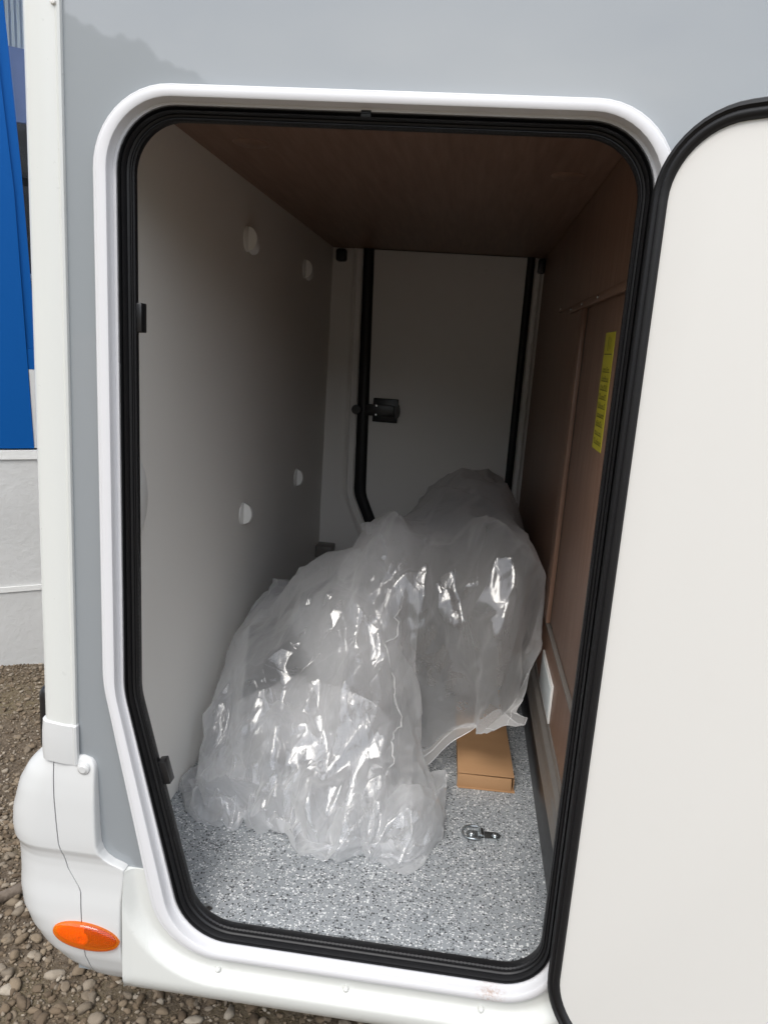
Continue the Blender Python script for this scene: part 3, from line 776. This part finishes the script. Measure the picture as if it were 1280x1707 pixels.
def crease(U, V_, seed, n=90, amp=.006, size=.16, ang=None, spread=.5, thin=.2, sign=0):
    """crumple field: pinched folds laid over the sheet (metres in u, v)"""
    r = np.random.default_rng(seed); H = np.zeros_like(U)
    for _ in range(n):
        cx, cy = r.uniform(U.min(), U.max()), r.uniform(V_.min(), V_.max()); a = r.uniform(0, math.pi) if ang is None else r.normal(ang(cx, cy) if callable(ang) else ang, spread); L_ = size * r.uniform(.5, 1.4); wd = L_ * thin * r.uniform(.6, 1.5)
        m = (np.abs(U - cx) < L_) & (np.abs(V_ - cy) < L_)
        if not m.any(): continue
        u = U[m] - cx; q = V_[m] - cy
        du = u * math.cos(a) + q * math.sin(a); dv = -u * math.sin(a) + q * math.cos(a) + .12 * du * du / L_ * r.choice((-1, 1))
        e = np.clip(1 - (np.abs(du) / L_) ** 1.5, 0, 1); side = np.where(dv > 0, 1.0, r.uniform(.45, .8)); f = np.clip(1 - np.abs(dv) / (wd * side * (.3 + e)), 0, 1) ** 1.45
        sg = sign if sign else r.choice((-1, 1), p=(.35, .65))
        H[m] += sg * amp * r.uniform(.35, 1) * f * e
    return H

def facet(X, N, U, V_, seed, n, amp, rot, squash, keep=1.0, mask=None):
    """rebuild the sheet from randomly placed, randomly lifted triangles: flat film between sharp creases"""
    from mathutils.geometry import delaunay_2d_cdt
    r = np.random.default_rng(seed); nu, nv = U.shape; du = U[1, 0] - U[0, 0]; dv = V_[0, 1] - V_[0, 0]
    m = int(math.sqrt(n)); ku = max(4, int(math.sqrt(n * nu / nv))); kv = max(4, int(n / ku))
    gi, gj = np.meshgrid(np.linspace(0, nu - 1, ku), np.linspace(0, nv - 1, kv), indexing='ij')
    ji = (nu - 1) / (ku - 1) * .48; jj = (nv - 1) / (kv - 1) * .48
    pi_ = gi + r.uniform(-ji, ji, gi.shape) * ((gi > 0) & (gi < nu - 1)); pj_ = gj + r.uniform(-jj, jj, gi.shape) * ((gj > 0) & (gj < nv - 1))
    I = np.clip(np.rint(pi_), 0, nu - 1).astype(int).ravel(); J = np.clip(np.rint(pj_), 0, nv - 1).astype(int).ravel()
    key = np.unique(I * nv + J); I, J = key // nv, key % nv
    c, q = math.cos(rot), math.sin(rot); pu, pv = I * du, J * dv
    P = [Vector(((a * c + b * q), (-a * q + b * c) * squash)) for a, b in zip(pu, pv)]
    T = delaunay_2d_cdt(P, [], [], 0, 1e-7)[2]
    off = r.normal(0, amp, len(I)); 
    if mask is not None: off *= mask[I, J]
    Y = X.copy(); K = X[I, J] + N[I, J] * off[:, None]; K = X[I, J] * (1 - keep) + K * keep
    for t in T:
        i = I[list(t)]; j = J[list(t)]
        i0, i1, j0, j1 = i.min(), i.max(), j.min(), j.max()
        A, B = np.meshgrid(np.arange(i0, i1 + 1), np.arange(j0, j1 + 1), indexing='ij')
        D = (i[1] - i[0]) * (j[2] - j[0]) - (i[2] - i[0]) * (j[1] - j[0])
        if D == 0: continue
        w1 = ((A - i[0]) * (j[2] - j[0]) - (i[2] - i[0]) * (B - j[0])) / D; w2 = ((i[1] - i[0]) * (B - j[0]) - (A - i[0]) * (j[1] - j[0])) / D; w0 = 1 - w1 - w2
        m = (w0 > -1e-6) & (w1 > -1e-6) & (w2 > -1e-6)
        k = list(t); Y[A[m], B[m]] = w0[m][:, None] * K[k[0]] + w1[m][:, None] * K[k[1]] + w2[m][:, None] * K[k[2]]
    return Y
def normals(X):
    N = np.cross(np.gradient(X, axis=0), np.gradient(X, axis=1)); return N / (np.linalg.norm(N, axis=-1, keepdims=True) + 1e-9)

def sheet_obj(name, X, mat, hu, hv, seed, amp, parent=None, n=120, ang=None, post=None, nf=(210, 1500), fa=(.014, .0027), mixf=(.7, .75), rotf=.15):
    X = upsample(X); nu, nv, _ = X.shape
    U, Vv = np.meshgrid(np.arange(nu) * hu / 2, np.arange(nv) * hv / 2, indexing='ij')
    N = normals(X)
    H = crease(U, Vv, seed, n // 2, amp * 1.9, .46, ang, .22, .075) + crease(U, Vv, seed + 3, n // 3, amp * 1.2, .30, ang, .7, .14) + crease(U, Vv, seed + 1, n, amp * .6, .18, None, .5, .16)
    X = X + N * H[..., None]; N = normals(X)
    X = X * (1 - mixf[0]) + mixf[0] * facet(X, N, U, Vv, seed + 5, nf[0], fa[0], rotf, .36)
    N = normals(X)
    X = X * (1 - mixf[1]) + mixf[1] * facet(X, N, U, Vv, seed + 6, nf[1], fa[1], -.4, .55)
    if post: X = post(X, U, Vv, N)
    X[..., 2] = np.maximum(X[..., 2], FZ + .0015)
    X[..., 0] = np.clip(X[..., 0], XL + .002, XR - .018)
    idx = np.arange(nu * nv).reshape(nu, nv)
    F = np.stack([idx[:-1, :-1], idx[1:, :-1], idx[1:, 1:], idx[:-1, 1:]], -1).reshape(-1, 4)
    me = bpy.data.meshes.new(name); me.vertices.add(nu * nv); me.vertices.foreach_set('co', X.reshape(-1, 3).astype(np.float32).ravel())
    me.loops.add(F.size); me.loops.foreach_set('vertex_index', F.ravel().astype(np.int32))
    me.polygons.add(len(F)); me.polygons.foreach_set('loop_start', np.arange(0, F.size, 4, dtype=np.int32)); me.polygons.foreach_set('loop_total', np.full(len(F), 4, np.int32))
    me.update(calc_edges=True); me.polygons.foreach_set('use_smooth', [True] * len(F))
    ul = me.uv_layers.new(name='UVMap'); uvv = np.stack([U.ravel(), Vv.ravel()], 1); ul.data.foreach_set('uv', uvv[F.ravel()].astype(np.float32).ravel())
    me.materials.append(MAT[mat]); o = bpy.data.objects.new(name, me); COL.objects.link(o)
    if parent: o.parent = parent
    return o

PLANES = [((0, 0, 1), FZ + .003), ((1, 0, 0), XL + .004), ((-1, 0, 0), -(XR - .022)), ((0, -1, 0), -(YB - .04))]
def covers():
    r = np.random.default_rng(11)
    ra = empty('wrapped_cushions', (.03, 1.35, FZ), 'bulky dark cushions wrapped in a clear plastic bag against the wood wall', 'cushions')
    for i, (c, q, _) in enumerate(PACK_A):
        cushion(None, 'cushion', Vector(c) - Vector((.03, 1.35, FZ)), q, 'cushion_dark', ra, i).rotation_euler = (.1, .12, _)
    rb = empty('wrapped_bundle', (-.33, .85, FZ), 'pale bundle under the crumpled plastic sheet beside the cream wall', 'bundle')
    for i, (c, q, _) in enumerate(PACK_B):
        cushion(None, 'cushion', Vector(c) - Vector((-.33, .85, FZ)), q, 'cushion_light', rb, 10 + i).rotation_euler = (.25, -.2, _)
    # film hanging over the rear cushions
    h = .0118; xs = np.arange(-.42, .52, h); ys = np.arange(.20, 2.36, h)
    A, B = np.meshgrid(xs, ys, indexing='ij')
    X = np.stack([A * .88 - .01, B * .93 + .12, np.full_like(A, 1.27) - .28 * np.clip(.85 - B, 0, 1) - .5 * np.clip(np.abs(A * .88 - .06) - .18, 0, 1)], -1)
    X[..., 0] = np.minimum(X[..., 0], XR - .03)
    X[..., 2] += .015 * np.sin(A * 29 + 3 * np.sin(B * 7)) * np.sin(B * 23 + 2 * np.cos(A * 11)) + r.normal(0, .003, A.shape)
    XA = sim_sheet(X, (h, h), SOL_A + SOL_B[:2], PLANES, 380, 1, .010, bend=1.0e-5)
    def postA(X, U, Vv, N):
        # the hem swings up towards the wood wall and stays clear of the floor
        lim = np.interp(X[..., 0], [-.3, -.05, -.014, .046, .11, .17, .225, .28], [.455, .48, .505, .56, .615, .665, .71, .83])
        f = X[..., 1] < 1.15
        X[..., 2] = np.where(f, np.maximum(X[..., 2], lim + .007 * np.sin(X[..., 0] * 47)), X[..., 2]); return X
    o = sheet_obj('plastic_bag', XA, 'film_back', h, h, 5, .010, n=110, ang=lambda a, b: math.atan2(b - 1.2, a + .15), post=postA, rotf=.5)
    P = np.empty(len(o.data.vertices) * 3, np.float32); o.data.vertices.foreach_get('co', P); P = P.reshape(2 * XA.shape[0] - 1, -1, 3)
    for j, rad in ((0, .0010), (13, .0013)):
        q = P[8:-8:2, j]; tube('hem', [tuple(k) for k in q], rad, 'film_hem', o, 6)
    tag(o, 'clear plastic bag pulled over the dark cushions by the wood wall', 'bag')
    # loose sheet in front
    h = .0108; xs = np.arange(-.86, .10, h); ys = np.arange(-.10, 1.50, h)
    A, B = np.meshgrid(xs, ys, indexing='ij')
    X = np.stack([A * .90 - .03, B * .90 + .09, np.full_like(A, 1.24) - .35 * np.clip(.7 - B, 0, 1)], -1)
    X[..., 2] += .02 * np.sin(A * 37 + 3 * np.sin(B * 9)) * np.sin(B * 31 + 2 * np.cos(A * 13)) + r.normal(0, .003, A.shape)
    XB = sim_sheet(X, (h, h), SOL_A + SOL_B, PLANES, 420, 2, .014, bend=8e-6)
    FR = np.array([(-.72, .50), (-.678, .475), (-.64, .40), (-.592, .358), (-.52, .345), (-.444, .34), (-.36, .335), (-.33, .30), (-.30, .262), (-.257, .252), (-.21, .262), (-.16, .30), (-.12, .27), (-.083, .255), (-.04, .265), (-.008, .303), (.02, .40), (.06, .45)])
    def postB(X, U, Vv, N):
        lowm = np.clip((.62 - X[..., 2]) / .12, 0, 1) * np.clip((.72 - X[..., 1]) / .15, 0, 1)
        H = crease(U, Vv, 77, 46, .075, .26, math.pi / 2, .38, .22, 1) + crease(U, Vv, 78, 90, .03, .14, math.pi / 2, .8, .25, 1)
        X[..., 2] += H * lowm * .5
        yl = np.interp(X[..., 0], FR[:, 0], FR[:, 1]) + .05
        X[..., 1] = np.where(X[..., 1] < yl, yl + (X[..., 1] - yl) * .03, X[..., 1])
        xm = np.interp(X[..., 1], [.25, .40, .49, .60, .75, .9], [-.005, .005, .038, -.005, -.055, .05])
        fl = X[..., 2] < .75
        X[..., 0] = np.where(fl & (X[..., 0] > xm), xm + (X[..., 0] - xm) * .05, X[..., 0]); return X
    o = sheet_obj('plastic_sheet', XB, 'film_front', h, h, 21, .013, n=130, ang=lambda a, b: math.atan2(b - 1.10, a - .66), post=postB)
    P = np.empty(len(o.data.vertices) * 3, np.float32); o.data.vertices.foreach_get('co', P); P = P.reshape(2 * XB.shape[0] - 1, -1, 3)
    q = []; rr_ = []
    for j in range(P.shape[1] - 92, 96, -2):
        i = int(143 + 4 * math.sin(j * .11) + 3 * math.sin(j * .31)); q.append(P[i, j] + np.array((.0, -.004, .003)) + r.normal(0, .0025, 3)); rr_.append(.0012 + .0022 * abs(math.sin(j * .9)) * r.random())
    tube('twisted_hem', [tuple(k) for k in q], rr_, 'film_hem', o, 7)
    # gathered lower edge of the sheet, a second layer puffed up on the floor
    h = .0085; xs = np.arange(-.95, .24, h); ys = np.arange(.20, .74, h)
    A, B = np.meshgrid(xs, ys, indexing='ij')
    X = np.stack([(A + .32) * .66 - .33, B * .80 + .11, np.full_like(A, .66)], -1)
    X[..., 2] += .030 * np.sin(A * 41 + 2 * np.sin(B * 9)) + .012 * np.sin(B * 33 + A * 9) + r.normal(0, .003, A.shape)
    SC = [((-.53, .47, .45), (.11, .07, .10), 0), ((-.34, .44, .45), (.12, .07, .075), 0), ((-.20, .38, .44), (.08, .07, .07), 0), ((-.07, .42, .45), (.09, .09, .11), 0)]
    XC = sim_sheet(X, (h, h), SC + SOL_B[4:6], PLANES, 240, 3, .006, bend=4e-6, fric=.6)
    def postC(X, U, Vv, N):
        H = crease(U, Vv, 87, 40, .05, .22, math.pi / 2, .4, .16, 1); X[..., 2] += H * np.clip((.60 - X[..., 2]) / .1, 0, 1)
        yl = np.interp(X[..., 0], FR[:, 0], FR[:, 1]); X[..., 1] = np.where(X[..., 1] < yl, yl + (X[..., 1] - yl) * .03, X[..., 1])
        X[..., 0] = np.minimum(X[..., 0], .036); return X
    rc = sheet_obj('gathered_edge', XC, 'film_front', h, h, 51, .009, o, n=90, ang=math.pi / 2, post=postC, nf=(200, 900), fa=(.010, .003))
    tag(o, 'loose crumpled milky plastic sheet spilling on to the speckled garage floor', 'plastic sheet')
covers()

# ------------------------------------------------------------------ gravel
def gravel():
    base = {}
    for lv in (1, 2):
        base[lv] = []
        for k in range(8):
            bm = bmesh.new(); bmesh.ops.create_icosphere(bm, subdivisions=lv, radius=1); r = np.random.default_rng(k)
            P = np.array([v.co[:] for v in bm.verts])
            for _ in range(7):      # chip flat faces off the ball
                d = r.normal(size=3); d /= np.linalg.norm(d); c = r.uniform(.45, .85); e = P @ d; P = P - np.maximum(e - c, 0)[:, None] * d
            P *= 1 + r.uniform(-.08, .08, (len(P), 1)); P[:, 2] *= .7
            base[lv].append((P, np.array([[v.index for v in f.verts] for f in bm.faces]))); bm.free()
    Vs = []; Fs = []; off = 0; r = np.random.default_rng(42)
    def put(x, y, s):
        nonlocal off
        P, F = base[2 if s > .010 else 1][r.integers(8)]; a = r.uniform(0, 6.28); c, q = math.cos(a), math.sin(a)
        e = np.array((r.uniform(.8, 1.35), r.uniform(.6, 1), r.uniform(.7, 1.1))) * s
        Q = P * e; Q = np.stack([Q[:, 0] * c - Q[:, 1] * q, Q[:, 0] * q + Q[:, 1] * c, Q[:, 2]], 1)
        Q += (x, y, gz(x, y) + s * r.uniform(.05, .4)); Vs.append(Q); Fs.append(F + off); off += len(Q)
    for _ in range(150000):
        x = r.uniform(-3.4, 1.2); y = r.uniform(-1.3, 2.7)
        if x > -.55 and y > .55: continue
        core = -2.35 < x < .35 and -.30 < y < 2.25
        if not core and r.random() < .45: continue
        patch = math.sin(x * 3.1 + 1) * math.sin(y * 2.7 + .5) + .6 * math.sin(x * 7.3 + y * 5.1)
        if r.random() < .25 * max(0, -patch): continue
        far = min(1, max(0, (y - .7) / .5)); s = min(.021, .0030 + r.exponential(.0040 - .0016 * far)); put(x, y, s)
    Vc = np.concatenate(Vs); Fc = np.concatenate(Fs)
    me = bpy.data.meshes.new('gravel'); me.vertices.add(len(Vc)); me.vertices.foreach_set('co', Vc.astype(np.float32).ravel())
    me.loops.add(Fc.size); me.loops.foreach_set('vertex_index', Fc.ravel().astype(np.int32)); me.polygons.add(len(Fc))
    me.polygons.foreach_set('loop_start', np.arange(0, Fc.size, 3, dtype=np.int32)); me.polygons.foreach_set('loop_total', np.full(len(Fc), 3, np.int32))
    me.update(calc_edges=True); me.materials.append(MAT['stone'])
    o = bpy.data.objects.new('gravel', me); COL.objects.link(o)
    tag(o, 'small brown and grey gravel stones scattered over the soil', 'gravel', kind='stuff')
gravel()
o = tube('dry_branch', [(-1.45, .25, .03), (-1.30, .36, .035), (-1.20, .45, .036), (-1.15, .52, .034), (-1.12, .60, .030), (-1.06, .66, .028), (-.98, .70, .020)], [.014, .017, .016, .017, .014, .012, .008], 'stick', None, 10)
tag(o, 'grey dry branch lying on the gravel behind the bumper', 'branch')
o = tube('thin_twig', [(-1.16, .56, .030), (-1.15, .66, .036), (-1.13, .76, .028)], [.006, .005, .003], 'stick', None, 7)
tag(o, 'thin twig pointing away from the dry branch on the gravel', 'twig')

# ------------------------------------------------------------------ blue and white building behind
BU = empty('building', (-2.05, 1.93, 0), 'blue and white rendered building with a window behind the motorhome', 'building')
BU.rotation_euler = (0, 0, math.atan2(.55, .835))
# local frame: x along the wall, y into the building, z up
def bslab(name, pts, y0, y1, mat, parent=BU):
    n = len(pts); V = [(x, y0, z) for x, z in pts] + [(x, y1, z) for x, z in pts]
    F = [tuple(range(n)), tuple(range(2 * n - 1, n - 1, -1))] + [(i, (i + 1) % n, n + (i + 1) % n, n + i) for i in range(n)]
    return mk(name, V, F, mat, parent, smooth=False)
bslab('plinth', [(-3, -.1), (2.6, -.1), (2.6, .405), (-3, .385)], -.004, .25, 'render_wall')
bslab('band', [(-3, .386), (2.6, .406), (2.6, .430), (-3, .412)], -.010, .25, 'band')
bslab('lower_wall', [(-3, .413), (2.6, .431), (2.6, 1.050), (-3, 1.018)], 0, .25, 'render_wall')
bslab('band', [(-3, 1.019), (2.6, 1.051), (2.6, 1.088), (-3, 1.066)], -.008, .25, 'band')
bslab('blue_pier', [(-3, 1.067), (.080, 1.087), (.062, 1.53), (.035, 2.20), (-.006, 2.70), (-.045, 3.3), (-3, 3.3)], 0, .30, 'blue_wall')
bslab('white_panel', [(.0805, 1.0885), (2.6, 1.0885), (2.6, 1.448), (.068, 1.448)], .004, .28, 'render_wall')
bslab('sill', [(.067, 1.449), (2.6, 1.449), (2.6, 1.54), (.064, 1.54)], .006, .26, 'blue_wall')
wf = bslab('window_frame', [(.064, 1.541), (.104, 1.541), (.066, 2.30), (.028, 2.85), (-.01, 3.3), (-.044, 3.3), (-.005, 2.70), (.036, 2.20)], .012, .16, 'blue_wall')
bslab('window_frame', [(.105, 1.541), (1.5, 1.541), (1.5, 1.600), (.101, 1.600)], .014, .15, 'blue_wall')
bslab('pane', [(.09, 1.59), (1.5, 1.59), (1.5, 3.3), (-.03, 3.3), (.03, 2.7)], .060, .064, 'glass')
bslab('shop_back', [(-.6, 1.3), (2.6, 1.3), (2.6, 3.4), (-.6, 3.4)], 1.10, 1.14, 'shop_dark')
bslab('shop_floor', [(-.6, 1.30), (2.6, 1.30), (2.6, 1.34), (-.6, 1.34)], .26, 1.10, 'shop_dark')
bslab('parapet', [(-3.2, 3.301), (2.8, 3.301), (2.8, 3.5), (-3.2, 3.5)], -.05, .20, 'render_wall')
# solid awning and roof sheet behind the glass, standing in for its reflection
av = bslab('awning_reflection', [(-.1, 2.55), (2.2, 2.55), (2.2, 2.86), (-.1, 2.86)], .30, .32, 'blue_awning')
bslab('roof_sheet_reflection', [(-.1, 2.862), (2.2, 2.862), (2.2, 3.2), (-.1, 3.2)], .31, .33, 'sheet')
SH = []
for z in (1.62, 1.86, 2.30):
    bslab('shelf', [(-.2, z), (2.0, z), (2.0, z + .02), (-.2, z + .02)], .20, .45, 'pale_board' if z < 2 else 'shop_dark')
def bottle(x, z, mat, h, rad, label, cat='bottle'):
    t = empty('bottle' if cat == 'bottle' else cat, (0, 0, 0)); c, s = math.cos(BU.rotation_euler.z), math.sin(BU.rotation_euler.z)
    t.location = (-2.05 + c * x - s * .28, 1.93 + s * x + c * .28, z); tag(t, label, cat)
    lathe('body', [(0, 0), (rad, 0), (rad, h * .7), (rad * .4, h * .82), (rad * .4, h * .9), (0, h * .9)], mat, t, 'z', 16)
    lathe('cap', [(0, h * .9), (rad * .5, h * .9), (rad * .5, h), (0, h)], 'bottle_clear', t, 'z', 12)
bottle(.20, 1.88, 'bottle_green', .26, .05, 'green labelled bottle on the middle shelf behind the shop window')
bottle(.17, 1.64, 'card_yellow', .16, .05, 'yellow bottle on the lowest shelf behind the shop window')
bottle(.15, 2.32, 'jar_brown', .15, .045, 'brown jar on the top shelf behind the shop window')
bpy.context.view_layer.update()
